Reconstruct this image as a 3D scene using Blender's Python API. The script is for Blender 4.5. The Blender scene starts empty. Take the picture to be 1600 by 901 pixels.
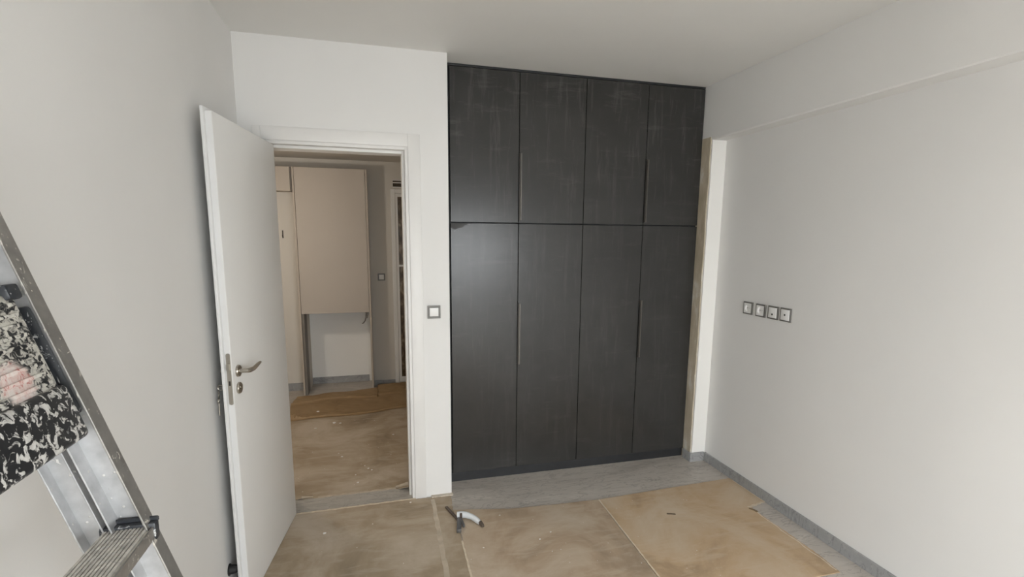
import bpy, bmesh, math, random
from mathutils import Vector, Matrix, noise

random.seed(7)
S = bpy.context.scene
COL = S.collection

# ------------------------------------------------------------------ camera
CAM = Vector((0.6892, -3.0534, 1.6603))
yaw, pitch, roll, FPX = 0.2593, -0.1545, 0.0079, 783.226
PPX, PPY = -3.87, 42.43
fw = Vector((math.sin(yaw)*math.cos(pitch), math.cos(yaw)*math.cos(pitch), math.sin(pitch)))
rt = Vector((math.cos(yaw), -math.sin(yaw), 0)); up = rt.cross(fw)
r2 = rt*math.cos(roll) + up*math.sin(roll); u2 = -rt*math.sin(roll) + up*math.cos(roll)
cd = bpy.data.cameras.new('camera'); cam = bpy.data.objects.new('camera', cd); COL.objects.link(cam)
cd.sensor_width = 36; cd.sensor_fit = 'HORIZONTAL'; cd.lens = FPX/1600*36
cd.shift_x = -PPX/1600; cd.shift_y = PPY/1600; cd.clip_start = 0.02
cam.matrix_world = Matrix(((r2.x, u2.x, -fw.x, CAM.x), (r2.y, u2.y, -fw.y, CAM.y), (r2.z, u2.z, -fw.z, CAM.z), (0, 0, 0, 1)))
S.camera = cam

# ------------------------------------------------------------------ world (overcast daylight) and exposure
W = bpy.data.worlds.new('overcast_sky'); S.world = W; W.use_nodes = True
bg = W.node_tree.nodes['Background']
bg.inputs[0].default_value = (0.93, 0.97, 1.0, 1); bg.inputs[1].default_value = 14.5
S.view_settings.view_transform = 'Standard'; S.view_settings.look = 'None'
S.view_settings.gamma = 1; S.view_settings.use_curve_mapping = False
S.view_settings.exposure = 0.0

# the daylight comes in through the balcony window behind the camera
WX0, WX1, WZ1, WY = 0.25, 2.70, 1.90, -4.30
pl = bpy.data.lights.new('window_portal', 'AREA'); pl.shape = 'RECTANGLE'; pl.size = WX1-WX0; pl.size_y = WZ1
pl.cycles.is_portal = True
po = bpy.data.objects.new('window_portal', pl); COL.objects.link(po)
po.location = ((WX0+WX1)/2, WY-0.16, WZ1/2); po.rotation_euler = (math.radians(90), 0, 0)

# ------------------------------------------------------------------ helpers
class MB:
    """collects shapes (world coordinates) and links them as one mesh object"""
    def __init__(s, M=None):
        s.bm = bmesh.new(); s.M = M
    def _add(s, b):
        if s.M is not None: b.transform(s.M)
        me = bpy.data.meshes.new('t'); b.to_mesh(me); b.free(); s.bm.from_mesh(me); bpy.data.meshes.remove(me); return s
    def box(s, x0, x1, y0, y1, z0, z1, bev=0.0, seg=2, rot=None):
        b = bmesh.new(); bmesh.ops.create_cube(b, size=1)
        for v in b.verts:
            v.co = Vector(((x0+x1)/2 + v.co.x*(x1-x0), (y0+y1)/2 + v.co.y*(y1-y0), (z0+z1)/2 + v.co.z*(z1-z0)))
        if bev > 0: bmesh.ops.bevel(b, geom=b.edges[:], offset=bev, segments=seg, profile=0.5, affect='EDGES')
        if rot: b.transform(rot)
        return s._add(b)
    def prism(s, pts, h, axis=2, base=0.0, bev=0.0):
        b = bmesh.new()
        def P(p, t):
            if axis == 2: return (p[0], p[1], t)
            if axis == 1: return (p[0], t, p[1])
            return (t, p[0], p[1])
        lo = [b.verts.new(P(p, base)) for p in pts]; hi = [b.verts.new(P(p, base+h)) for p in pts]
        n = len(pts)
        b.faces.new(lo); b.faces.new(hi)
        for i in range(n): b.faces.new((lo[i], lo[(i+1) % n], hi[(i+1) % n], hi[i]))
        bmesh.ops.recalc_face_normals(b, faces=b.faces[:])
        if bev > 0:
            es = [e for e in b.edges if len(e.link_faces) == 2 and e.calc_face_angle(0) > 1.0]
            bmesh.ops.bevel(b, geom=es, offset=bev, segments=2, profile=0.5, affect='EDGES')
        return s._add(b)
    def tube(s, pts, rad, seg=14, sx=1.0):
        """tube along points; rad is a number or list"""
        pts = [Vector(p) for p in pts]; n = len(pts)
        if not isinstance(rad, (list, tuple)): rad = [rad]*n
        b = bmesh.new(); rings = []; prev = None
        for i, p in enumerate(pts):
            t = (pts[min(i+1, n-1)] - pts[max(i-1, 0)]).normalized()
            if prev is None:
                a = Vector((0, 0, 1)) if abs(t.z) < 0.9 else Vector((1, 0, 0))
                prev = t.cross(a).normalized()
            a = (prev - t*prev.dot(t)).normalized(); c = t.cross(a); prev = a
            rings.append([b.verts.new(p + (a*math.cos(k*2*math.pi/seg)*sx + c*math.sin(k*2*math.pi/seg))*rad[i]) for k in range(seg)])
        for i in range(n-1):
            for k in range(seg):
                b.faces.new((rings[i][k], rings[i][(k+1) % seg], rings[i+1][(k+1) % seg], rings[i+1][k]))
        b.faces.new(rings[0]); b.faces.new(rings[-1])
        bmesh.ops.recalc_face_normals(b, faces=b.faces[:])
        return s._add(b)
    def torus(s, c, R, r, nrm=(0, 1, 0), seg=24):
        c = Vector(c); nrm = Vector(nrm).normalized()
        a = nrm.orthogonal().normalized(); d = nrm.cross(a)
        b = bmesh.new(); rings = []
        for i in range(seg):
            t = 2*math.pi*i/seg; o = a*math.cos(t) + d*math.sin(t)
            rings.append([b.verts.new(c + o*(R + r*math.cos(q*math.pi/4)) + nrm*r*math.sin(q*math.pi/4)) for q in range(8)])
        for i in range(seg):
            for q in range(8):
                b.faces.new((rings[i][q], rings[i][(q+1) % 8], rings[(i+1) % seg][(q+1) % 8], rings[(i+1) % seg][q]))
        bmesh.ops.recalc_face_normals(b, faces=b.faces[:])
        return s._add(b)
    def grid(s, f, nu, nv, thick):
        """thin sheet: f(u,v)->Vector, closed with thickness downwards"""
        b = bmesh.new()
        T = [[b.verts.new(f(i/nu, j/nv)) for j in range(nv+1)] for i in range(nu+1)]
        Bm = [[b.verts.new(T[i][j].co - Vector((0, 0, thick))) for j in range(nv+1)] for i in range(nu+1)]
        for i in range(nu):
            for j in range(nv):
                b.faces.new((T[i][j], T[i+1][j], T[i+1][j+1], T[i][j+1]))
                b.faces.new((Bm[i][j], Bm[i][j+1], Bm[i+1][j+1], Bm[i+1][j]))
        for i in range(nu):
            b.faces.new((T[i][0], Bm[i][0], Bm[i+1][0], T[i+1][0])); b.faces.new((T[i][nv], T[i+1][nv], Bm[i+1][nv], Bm[i][nv]))
        for j in range(nv):
            b.faces.new((T[0][j], T[0][j+1], Bm[0][j+1], Bm[0][j])); b.faces.new((T[nu][j], Bm[nu][j], Bm[nu][j+1], T[nu][j+1]))
        bmesh.ops.recalc_face_normals(b, faces=b.faces[:])
        return s._add(b)
    def build(s, name, m, parent=None, label=None, smooth=True, kind=None):
        bmesh.ops.recalc_face_normals(s.bm, faces=s.bm.faces[:])
        xs = [v.co for v in s.bm.verts]
        lo = Vector((min(v.x for v in xs), min(v.y for v in xs), min(v.z for v in xs)))
        hi = Vector((max(v.x for v in xs), max(v.y for v in xs), max(v.z for v in xs)))
        c = Vector(((lo.x+hi.x)/2, (lo.y+hi.y)/2, lo.z))
        for v in s.bm.verts: v.co -= c
        me = bpy.data.meshes.new(name); s.bm.to_mesh(me); s.bm.free()
        if smooth:
            me.polygons.foreach_set('use_smooth', [True]*len(me.polygons)); me.set_sharp_from_angle(angle=math.radians(35))
        me.materials.append(m)
        o = bpy.data.objects.new(name, me); COL.objects.link(o); o.location = c
        if parent is not None:
            o.parent = parent
            w = Vector((0, 0, 0)); p = parent
            while p is not None: w += p.location; p = p.parent
            o.location = c - w
        if label: o['label'] = label
        if kind: o['kind'] = kind
        return o

def tag(o, label, cat, group=None, kind=None):
    o['label'] = label; o['category'] = cat
    if group: o['group'] = group
    if kind: o['kind'] = kind
    return o
def thing(name, loc, label, cat, group=None, kind=None):
    o = bpy.data.objects.new(name, None); COL.objects.link(o); o.location = loc; o.empty_display_size = 0.05
    return tag(o, label, cat, group, kind)

# ------------------------------------------------------------------ materials
def newmat(name):
    m = bpy.data.materials.new(name); m.use_nodes = True
    nt = m.node_tree; return m, nt, nt.nodes['Principled BSDF']
def N(nt, t, **kw):
    n = nt.nodes.new(t)
    for k, v in kw.items(): setattr(n, k, v)
    return n
def coords(nt, scale=(1, 1, 1), space='Object', rot=(0, 0, 0)):
    """world-scale position coordinates"""
    if space == 'World':
        g = N(nt, 'ShaderNodeNewGeometry'); out = g.outputs['Position']
    else:
        g = N(nt, 'ShaderNodeTexCoord'); out = g.outputs['Object']
    mp = N(nt, 'ShaderNodeMapping'); mp.inputs['Scale'].default_value = scale; mp.inputs['Rotation'].default_value = rot
    nt.links.new(out, mp.inputs['Vector']); return mp.outputs['Vector']
def noise_tex(nt, vec, scale, detail=4, rough=0.5, dist=0.0):
    n = N(nt, 'ShaderNodeTexNoise'); n.inputs['Scale'].default_value = scale; n.inputs['Detail'].default_value = detail
    n.inputs['Roughness'].default_value = rough; n.inputs['Distortion'].default_value = dist
    nt.links.new(vec, n.inputs['Vector']); return n.outputs['Fac']
def ramp(nt, fac, stops):
    r = N(nt, 'ShaderNodeValToRGB'); cr = r.color_ramp
    while len(cr.elements) < len(stops): cr.elements.new(0.5)
    for e, (p, c) in zip(cr.elements, stops):
        e.position = p; e.color = (c[0], c[1], c[2], 1) if not isinstance(c, (int, float)) else (c, c, c, 1)
    nt.links.new(fac, r.inputs['Fac']); return r.outputs['Color']
def mixc(nt, fac, a, b, blend='MIX'):
    n = N(nt, 'ShaderNodeMix', data_type='RGBA', blend_type=blend)
    for sock, v in ((n.inputs[0], fac), (n.inputs[6], a), (n.inputs[7], b)):
        if isinstance(v, (int, float)): sock.default_value = v
        elif isinstance(v, tuple): sock.default_value = (v[0], v[1], v[2], 1)
        else: nt.links.new(v, sock)
    return n.outputs[2]
def bump(nt, bs, h, strength, dist=0.01):
    b = N(nt, 'ShaderNodeBump'); b.inputs['Strength'].default_value = strength; b.inputs['Distance'].default_value = dist
    nt.links.new(h, b.inputs['Height']); nt.links.new(b.outputs['Normal'], bs.inputs['Normal'])
def setp(bs, rough=0.5, metal=0.0, spec=0.5):
    bs.inputs['Roughness'].default_value = rough; bs.inputs['Metallic'].default_value = metal
    bs.inputs['Specular IOR Level'].default_value = spec

def simple(name, c, rough=0.5, metal=0.0, var=0.04, scale=6.0, bs_=0.0, bscale=200, spec=0.5):
    m, nt, bs = newmat(name); setp(bs, rough, metal, spec)
    v = coords(nt); f = noise_tex(nt, v, scale)
    lo = tuple(max(0, x*(1-var)) for x in c); hi = tuple(min(1, x*(1+var)) for x in c)
    nt.links.new(ramp(nt, f, [(0.3, lo), (0.7, hi)]), bs.inputs['Base Color'])
    if bs_ > 0: bump(nt, bs, noise_tex(nt, v, bscale), bs_, 0.002)
    return m
def paint(name, c, var=0.02):
    m, nt, bs = newmat(name); setp(bs, 0.62, 0, 0.3)
    v = coords(nt, space='World'); f = noise_tex(nt, v, 1.3, 3)
    nt.links.new(ramp(nt, f, [(0.3, tuple(x*(1-var) for x in c)), (0.7, tuple(min(1, x*(1+var)) for x in c))]), bs.inputs['Base Color'])
    bump(nt, bs, noise_tex(nt, v, 160, 3), 0.06, 0.002)
    return m
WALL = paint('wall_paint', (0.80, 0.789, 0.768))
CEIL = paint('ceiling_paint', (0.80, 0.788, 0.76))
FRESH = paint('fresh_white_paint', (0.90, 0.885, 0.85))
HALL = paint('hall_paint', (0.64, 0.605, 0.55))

def raw_plaster():
    m, nt, bs = newmat('raw_plaster'); setp(bs, 0.9, 0, 0.2)
    v = coords(nt, (1, 1, 0.35), 'World'); f = noise_tex(nt, v, 9, 5, 0.6)
    c = ramp(nt, f, [(0.30, (0.42, 0.36, 0.26)), (0.52, (0.55, 0.48, 0.37)), (0.60, (0.68, 0.65, 0.58))])
    nt.links.new(c, bs.inputs['Base Color']); bump(nt, bs, noise_tex(nt, v, 60), 0.4, 0.004); return m
RAW = raw_plaster()

def marble(name, a, b, c):
    m, nt, bs = newmat(name); setp(bs, 0.42, 0, 0.4)
    v = coords(nt, (0.8, 3.2, 1), 'World', (0, 0, 0.30))
    f = noise_tex(nt, v, 1.7, 7, 0.62, 1.0)
    col = ramp(nt, f, [(0.30, a), (0.47, b), (0.58, b), (0.72, c)])
    v2 = coords(nt, (1, 1, 1), 'World'); d = noise_tex(nt, v2, 24, 4, 0.65)
    col = mixc(nt, ramp(nt, d, [(0.50, 0.0), (0.78, 0.35)]), col, (0.60, 0.58, 0.55))
    vein = noise_tex(nt, v, 3.4, 6, 0.6, 2.0)
    col = mixc(nt, ramp(nt, vein, [(0.475, 0.0), (0.50, 0.6), (0.525, 0.0)]), col, tuple(x*0.6 for x in a))
    nt.links.new(col, bs.inputs['Base Color']); return m
MARBLE = marble('grey_marble', (0.38, 0.34, 0.30), (0.52, 0.475, 0.425), (0.64, 0.59, 0.53))
SILL = marble('dusty_sill_marble', (0.36, 0.33, 0.29), (0.43, 0.40, 0.355), (0.52, 0.48, 0.42))
SKIRT = marble('skirting_stone', (0.28, 0.28, 0.28), (0.35, 0.348, 0.345), (0.44, 0.435, 0.43))

def cardboard(name, base, dust, seed):
    m, nt, bs = newmat(name); setp(bs, 0.82, 0, 0.2)
    v = coords(nt, (1, 1, 1), 'World'); mp = v.node; mp.inputs['Location'].default_value = (seed, seed*1.7, 0)
    f = noise_tex(nt, v, 2.2, 7, 0.62, 0.6)
    dk = tuple(x*0.74 for x in base)
    col = ramp(nt, f, [(0.32, dk), (0.46, base), (0.64, dust)])
    st = coords(nt, (2.2, 9, 1), 'World', (0, 0, 0.5)); sm = noise_tex(nt, st, 2.0, 5, 0.6, 0.8)
    col = mixc(nt, ramp(nt, sm, [(0.50, 0.0), (0.68, 0.5)]), col, dust)
    vo = N(nt, 'ShaderNodeTexVoronoi'); vo.inputs['Scale'].default_value = 26; nt.links.new(v, vo.inputs['Vector'])
    sp = ramp(nt, vo.outputs['Distance'], [(0.035, 0.75), (0.07, 0.0)])
    gate = ramp(nt, noise_tex(nt, v, 5, 2), [(0.55, 0.0), (0.62, 1.0)])
    mul = N(nt, 'ShaderNodeMath', operation='MULTIPLY'); nt.links.new(sp, mul.inputs[0]); nt.links.new(gate, mul.inputs[1])
    col = mixc(nt, mul.outputs[0], col, (0.66, 0.62, 0.55))
    nt.links.new(col, bs.inputs['Base Color'])
    bump(nt, bs, noise_tex(nt, v, 30, 5), 0.15, 0.004); return m
CARD_A = cardboard('dusty_cardboard', (0.39, 0.31, 0.22), (0.52, 0.445, 0.355), 1.3)
CARD_B = cardboard('brown_cardboard', (0.45, 0.345, 0.245), (0.56, 0.47, 0.365), 4.1)
CARD_C = cardboard('fresh_cardboard', (0.53, 0.385, 0.245), (0.60, 0.485, 0.355), 7.7)
KRAFT = cardboard('kraft_paper', (0.32, 0.215, 0.115), (0.37, 0.26, 0.15), 2.9)
TORN = simple('torn_paper_edge', (0.66, 0.57, 0.44), 0.9, var=0.15, scale=30)
TAPE = simple('masking_tape', (0.50, 0.425, 0.33), 0.75, var=0.18, scale=14)
DUST = simple('plaster_dust', (0.60, 0.53, 0.44), 0.95, var=0.15, scale=25, bs_=0.4, bscale=90)

def anthracite():
    m, nt, bs = newmat('anthracite_laminate'); setp(bs, 0.27, 0, 0.5)
    v = coords(nt, (1, 1, 1), 'World')
    f = noise_tex(nt, v, 3.0, 6, 0.6)
    col = ramp(nt, f, [(0.3, (0.029, 0.0285, 0.027)), (0.7, (0.040, 0.039, 0.037))])
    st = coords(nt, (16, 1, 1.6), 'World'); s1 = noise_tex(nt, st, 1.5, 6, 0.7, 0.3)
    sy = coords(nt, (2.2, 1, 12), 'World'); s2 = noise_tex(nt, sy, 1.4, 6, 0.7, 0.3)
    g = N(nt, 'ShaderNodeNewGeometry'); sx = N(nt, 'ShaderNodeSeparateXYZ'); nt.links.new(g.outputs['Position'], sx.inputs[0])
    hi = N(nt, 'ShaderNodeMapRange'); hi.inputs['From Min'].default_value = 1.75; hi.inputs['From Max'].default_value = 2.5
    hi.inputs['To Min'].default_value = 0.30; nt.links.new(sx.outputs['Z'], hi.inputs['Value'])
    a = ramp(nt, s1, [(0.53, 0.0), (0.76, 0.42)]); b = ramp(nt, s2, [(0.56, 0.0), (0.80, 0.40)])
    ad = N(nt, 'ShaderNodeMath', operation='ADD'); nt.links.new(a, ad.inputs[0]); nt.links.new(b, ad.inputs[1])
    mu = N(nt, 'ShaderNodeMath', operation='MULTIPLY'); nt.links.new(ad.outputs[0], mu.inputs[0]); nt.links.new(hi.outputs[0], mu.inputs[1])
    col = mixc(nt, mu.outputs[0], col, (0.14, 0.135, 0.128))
    nt.links.new(col, bs.inputs['Base Color'])
    # dull greasy smear at the top corner of the first lower door
    df = N(nt, 'ShaderNodeVectorMath', operation='SUBTRACT'); df.inputs[1].default_value = (1.150, WSM, 1.749); nt.links.new(g.outputs['Position'], df.inputs[0])
    sc = N(nt, 'ShaderNodeVectorMath', operation='MULTIPLY'); sc.inputs[1].default_value = (0.55, 1, 1.6); nt.links.new(df.outputs[0], sc.inputs[0])
    ln = N(nt, 'ShaderNodeVectorMath', operation='LENGTH'); nt.links.new(sc.outputs[0], ln.inputs[0])
    wv = noise_tex(nt, coords(nt, (1, 1, 1), 'World'), 16, 4, 0.6)
    m2 = N(nt, 'ShaderNodeMath', operation='MULTIPLY_ADD'); m2.inputs[1].default_value = 0.16; nt.links.new(wv, m2.inputs[0]); nt.links.new(ln.outputs['Value'], m2.inputs[2])
    lt = N(nt, 'ShaderNodeMath', operation='LESS_THAN'); lt.inputs[1].default_value = 1.7505; nt.links.new(sx.outputs['Z'], lt.inputs[0])
    nt.links.new(mixc(nt, lt.outputs[0], (0.27, 0.27, 0.27), ramp(nt, m2.outputs[0], [(0.125, 0.55), (0.145, 0.27)])), bs.inputs['Roughness'])
    return m
WSM = 0.153
ANTH = anthracite()
PLINTH = simple('plinth_laminate', (0.020, 0.021, 0.023), 0.5, var=0.2, scale=9)
BLACKGAP = simple('black_edge', (0.010, 0.011, 0.013), 0.6)
BRUSHED = simple('brushed_steel', (0.15, 0.138, 0.122), 0.42, 0.9, var=0.08, scale=40)
DARKSTEEL = simple('dark_steel', (0.055, 0.048, 0.042), 0.45, 0.6)
NICKEL = simple('satin_nickel', (0.46, 0.43, 0.38), 0.30, 1.0, var=0.05, scale=30)
DOORW = simple('door_lacquer', (0.80, 0.79, 0.765), 0.38, var=0.01, scale=3)
DOORE = simple('door_edge_lacquer', (0.76, 0.76, 0.755), 0.35, var=0.01, scale=3)
FRAMEW = simple('frame_lacquer', (0.80, 0.785, 0.76), 0.42, var=0.02, scale=5)
PVC = simple('white_pvc', (0.80, 0.80, 0.80), 0.35, var=0.01)
SWITCHF = simple('grey_switch_frame', (0.17, 0.16, 0.145), 0.4, var=0.15, scale=60)
SWITCHW = simple('white_switch_plastic', (0.88, 0.87, 0.85), 0.3, var=0.01)
HOLE = simple('dark_hole', (0.02, 0.018, 0.016), 0.7)
BEIGE = simple('beige_cabinet_lacquer', (0.47, 0.415, 0.355), 0.5, var=0.02, scale=3)
BEIGE_D = simple('beige_cabinet_side', (0.46, 0.40, 0.335), 0.5, var=0.02, scale=3)
GREYCAB = simple('taupe_cabinet_edge', (0.20, 0.175, 0.15), 0.55, var=0.05)
BROWNV = simple('dark_brown_vent', (0.055, 0.040, 0.022), 0.6, var=0.2)
CABLE = simple('grey_cable_sheath', (0.16, 0.14, 0.12), 0.5)
RUBBER = simple('black_rubber', (0.012, 0.012, 0.012), 0.6)
CONCRETE = simple('skyblock_concrete', (0.42, 0.41, 0.39), 0.8, var=0.1)

def frosted():
    m, nt, bs = newmat('patterned_glass'); setp(bs, 0.27, 0, 0.5)
    v = coords(nt, (1, 1, 0.5), 'World'); f = noise_tex(nt, v, 16, 4, 0.6, 1.0)
    nt.links.new(ramp(nt, f, [(0.35, (0.055, 0.035, 0.018)), (0.55, (0.12, 0.085, 0.05)), (0.68, (0.26, 0.20, 0.13))]), bs.inputs['Base Color'])
    bump(nt, bs, f, 0.5, 0.004); return m
GLASSP = frosted()
def clear_glass():
    m = bpy.data.materials.new('window_glass'); m.use_nodes = True; nt = m.node_tree; nt.nodes.clear()
    o = N(nt, 'ShaderNodeOutputMaterial'); t = N(nt, 'ShaderNodeBsdfTransparent'); g = N(nt, 'ShaderNodeBsdfGlossy')
    g.inputs['Roughness'].default_value = 0.02; mx = N(nt, 'ShaderNodeMixShader'); mx.inputs[0].default_value = 0.06
    nt.links.new(t.outputs[0], mx.inputs[1]); nt.links.new(g.outputs[0], mx.inputs[2]); nt.links.new(mx.outputs[0], o.inputs[0]); return m
GLASS = clear_glass()

def splatter(name, base, metal, rough, lo, hi, scale, paintc=(0.72, 0.70, 0.66), red=False, fine=True):
    m, nt, bs = newmat(name)
    v = coords(nt, (1, 1, 1), 'World')
    f = noise_tex(nt, v, scale, 5, 0.62, 0.9)
    msk = ramp(nt, f, [(lo, 0.0), (hi, 1.0)])
    if fine:
        vo = N(nt, 'ShaderNodeTexVoronoi'); vo.inputs['Scale'].default_value = scale*2.3; vo.inputs['Randomness'].default_value = 1
        nt.links.new(v, vo.inputs['Vector'])
        dots = ramp(nt, vo.outputs['Distance'], [(0.13, 1.0), (0.18, 0.0)])
        gate = ramp(nt, noise_tex(nt, v, scale*0.5, 2), [(0.50, 0.0), (0.56, 1.0)])
        mu = N(nt, 'ShaderNodeMath', operation='MULTIPLY'); nt.links.new(dots, mu.inputs[0]); nt.links.new(gate, mu.inputs[1])
        mx = N(nt, 'ShaderNodeMath', operation='MAXIMUM'); nt.links.new(mu.outputs[0], mx.inputs[0]); nt.links.new(msk, mx.inputs[1])
        msk = mx.outputs[0]
    b = noise_tex(nt, v, 40, 3)
    bc = ramp(nt, b, [(0.3, tuple(x*0.85 for x in base)), (0.7, tuple(min(1, x*1.1) for x in base))])
    pc = ramp(nt, noise_tex(nt, v, scale*1.6, 4), [(0.35, tuple(x*0.72 for x in paintc)), (0.6, paintc)])
    if red:
        # a reddish paint stain at one spot of the platform
        g = N(nt, 'ShaderNodeNewGeometry'); vm = N(nt, 'ShaderNodeVectorMath', operation='DISTANCE')
        vm.inputs[1].default_value = red; nt.links.new(g.outputs['Position'], vm.inputs[0])
        near = ramp(nt, vm.outputs['Value'], [(0.026, 1.0), (0.034, 0.0)])
        rs = noise_tex(nt, v, 55, 4, 0.7, 1.0)
        pc = mixc(nt, near, pc, ramp(nt, rs, [(0.36, (0.45, 0.09, 0.07)), (0.43, (0.66, 0.50, 0.46)), (0.60, (0.72, 0.65, 0.61))]))
        mx2 = N(nt, 'ShaderNodeMath', operation='MAXIMUM'); nt.links.new(near, mx2.inputs[0]); nt.links.new(msk, mx2.inputs[1])
        msk = mx2.outputs[0]
    nt.links.new(mixc(nt, msk, bc, pc), bs.inputs['Base Color'])
    inv = N(nt, 'ShaderNodeMapRange'); inv.inputs['To Min'].default_value = metal; inv.inputs['To Max'].default_value = 0
    nt.links.new(msk, inv.inputs['Value']); nt.links.new(inv.outputs[0], bs.inputs['Metallic'])
    rg = N(nt, 'ShaderNodeMapRange'); rg.inputs['To Min'].default_value = rough; rg.inputs['To Max'].default_value = 0.75
    nt.links.new(msk, rg.inputs['Value']); nt.links.new(rg.outputs[0], bs.inputs['Roughness'])
    bump(nt, bs, msk, 0.4, 0.002)
    return m
ALU = splatter('splattered_aluminium', (0.50, 0.50, 0.50), 0.70, 0.48, 0.66, 0.70, 34)
ALUF = splatter('dirty_aluminium_flange', (0.40, 0.385, 0.36), 0.8, 0.42, 0.60, 0.66, 44, (0.55, 0.51, 0.45))
TREAD = splatter('paint_crusted_tread', (0.40, 0.38, 0.35), 0.3, 0.5, 0.28, 0.42, 42, (0.70, 0.67, 0.61), fine=False)
BLACKP = splatter('splattered_black_plastic', (0.018, 0.019, 0.021), 0.0, 0.42, 0.455, 0.53, 74, (0.64, 0.62, 0.56), red=(0.222, -2.262, 1.462))
BLACKL = splatter('splattered_black_lip', (0.016, 0.017, 0.019), 0.0, 0.40, 0.52, 0.565, 66, (0.66, 0.65, 0.62))
BLACKC = splatter('black_plastic_cap', (0.028, 0.031, 0.036), 0.0, 0.40, 0.62, 0.66, 60, (0.55, 0.55, 0.54))

# ------------------------------------------------------------------ setting
H = 2.70; AX = 1.117; BX = 2.940; CX = 3.056; PY = 0.052; WYF = 0.153; ZB = 2.3325
OX0, OX1, OZ = 0.110, 0.884, 2.172          # door opening in the wall
HY = 2.62; HC = 2.445                       # hall far wall and hall ceiling
def struct(name, mb, m, label=None, cat=None, smooth=False):
    o = mb.build(name, m, smooth=smooth); o['kind'] = 'structure'
    if label: o['label'] = label
    if cat: o['category'] = cat
    return o
struct('floor', MB().box(-1.6, 3.3, -4.45, 3.0, -0.12, 0), MARBLE, 'grey veined marble floor showing along the wardrobe and right wall', 'floor')
struct('ceiling', MB().box(-0.15, 3.3, -4.45, 0.95, H, H+0.12), CEIL, 'plain off white painted room ceiling', 'ceiling')
struct('ceiling_beam', MB().prism([(BX, ZB+0.006), (BX+0.006, ZB), (CX+0.1, ZB), (CX+0.1, H), (BX, H)], 4.45+0.92, axis=1, base=-4.45),
       WALL, 'white boxed beam along the top of the right wall', 'beam')
struct('wall_left', MB().box(-0.15, 0, -4.45, 0.15, 0, H), WALL, 'long white wall behind the ladder and open door', 'wall')
struct('wall_right', MB().box(CX, 3.3, -4.45, 0.95, 0, H), WALL, 'long white wall with four sockets under the beam', 'wall')
wb = MB()
wb.box(0, OX0, 0, 0.15, 0, H); wb.box(OX1, AX, 0, 0.15, 0, H); wb.box(OX0, OX1, 0, 0.15, OZ, H)
struct('wall_back', wb, WALL, 'white wall around the doorway, left of the wardrobe', 'wall')
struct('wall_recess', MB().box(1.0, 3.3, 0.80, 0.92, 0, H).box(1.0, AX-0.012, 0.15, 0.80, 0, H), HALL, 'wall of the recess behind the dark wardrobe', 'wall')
# pillar: painted front and raw side
rough = [(PY, 0)]
pil = struct('wall_pillar', MB().box(BX+0.004, CX+0.02, PY, 0.80, 0, ZB+0.004), FRESH, 'narrow white pillar face right of the wardrobe', 'pillar')
rb = MB()
pts = [(PY+0.014, 0.0)]
for k in range(1, 33):
    z = ZB*k/33; pts.append((PY+0.014+0.008*noise.noise(Vector((0.3, 0, z*7))), z))
pts.append((PY+0.012, ZB+0.02)); pts += [(0.30, ZB+0.02), (0.30, 0.0)]
rb.prism(pts, 0.010, axis=0, base=BX-0.004)
rs = rb.build('plaster_strip', RAW, pil, 'raw beige plaster left unpainted beside the wardrobe', smooth=False)
# front wall with the balcony window behind the camera
wf = MB()
wf.box(-0.15, WX0, WY-0.15, WY, 0, H); wf.box(WX1, 3.3, WY-0.15, WY, 0, H); wf.box(WX0, WX1, WY-0.15, WY, WZ1, H)
struct('wall_front', wf, WALL, 'white wall with the balcony window behind the viewer', 'wall')
win = thing('window_1', (1.65, WY-0.08, 0), 'white framed balcony window behind the viewer', 'window', kind='structure')
fr = MB(); yy0, yy1 = WY-0.12, WY-0.05
fr.box(WX0, WX0+0.05, yy0, yy1, 0, WZ1).box(WX1-0.05, WX1, yy0, yy1, 0, WZ1).box(WX0, WX1, yy0, yy1, WZ1-0.05, WZ1).box(WX0, WX1, yy0, yy1, 0, 0.05)
xm = (WX0+WX1)/2; fr.box(xm-0.04, xm+0.04, yy0, yy1, 0.05, WZ1-0.05)
fr.build('window_frame', PVC, win, smooth=False)
for x0, x1 in ((WX0+0.05, xm-0.04), (xm+0.04, WX1-0.05)):
    MB().box(x0, x1, WY-0.088, WY-0.082, 0.05, WZ1-0.05).build('pane', GLASS, win, smooth=False)
struct('floor_skyblock', MB().box(-1.5, 5.0, -6.0, -4.45, -0.15, -0.02), CONCRETE, 'added unseen concrete slab outside the window, blocks light from below', 'floor')  # unseen slab added to block world light from below the horizon
struct('wall_skyblock', MB().box(-1.5, 5.0, -6.12, -6.0, -0.15, 0.95), CONCRETE, 'added unseen concrete parapet outside the window, cuts low light', 'wall')  # unseen parapet added to dim the upper walls and ceiling

# hall beyond the doorway
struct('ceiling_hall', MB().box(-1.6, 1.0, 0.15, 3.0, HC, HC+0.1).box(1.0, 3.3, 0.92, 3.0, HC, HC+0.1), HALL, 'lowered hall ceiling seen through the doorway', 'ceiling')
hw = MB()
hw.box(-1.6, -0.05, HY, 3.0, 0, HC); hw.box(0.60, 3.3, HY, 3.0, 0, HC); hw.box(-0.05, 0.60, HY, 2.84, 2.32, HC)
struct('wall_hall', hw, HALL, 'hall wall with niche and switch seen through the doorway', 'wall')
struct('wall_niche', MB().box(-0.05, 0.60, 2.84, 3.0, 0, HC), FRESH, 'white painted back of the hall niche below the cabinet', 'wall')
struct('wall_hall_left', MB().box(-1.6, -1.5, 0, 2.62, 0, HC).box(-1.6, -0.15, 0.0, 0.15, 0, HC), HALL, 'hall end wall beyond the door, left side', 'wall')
struct('wall_hall_right', MB().box(2.6, 2.7, 0.92, 2.62, 0, HC), HALL, 'hall end wall beyond the door, right side', 'wall')

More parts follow.
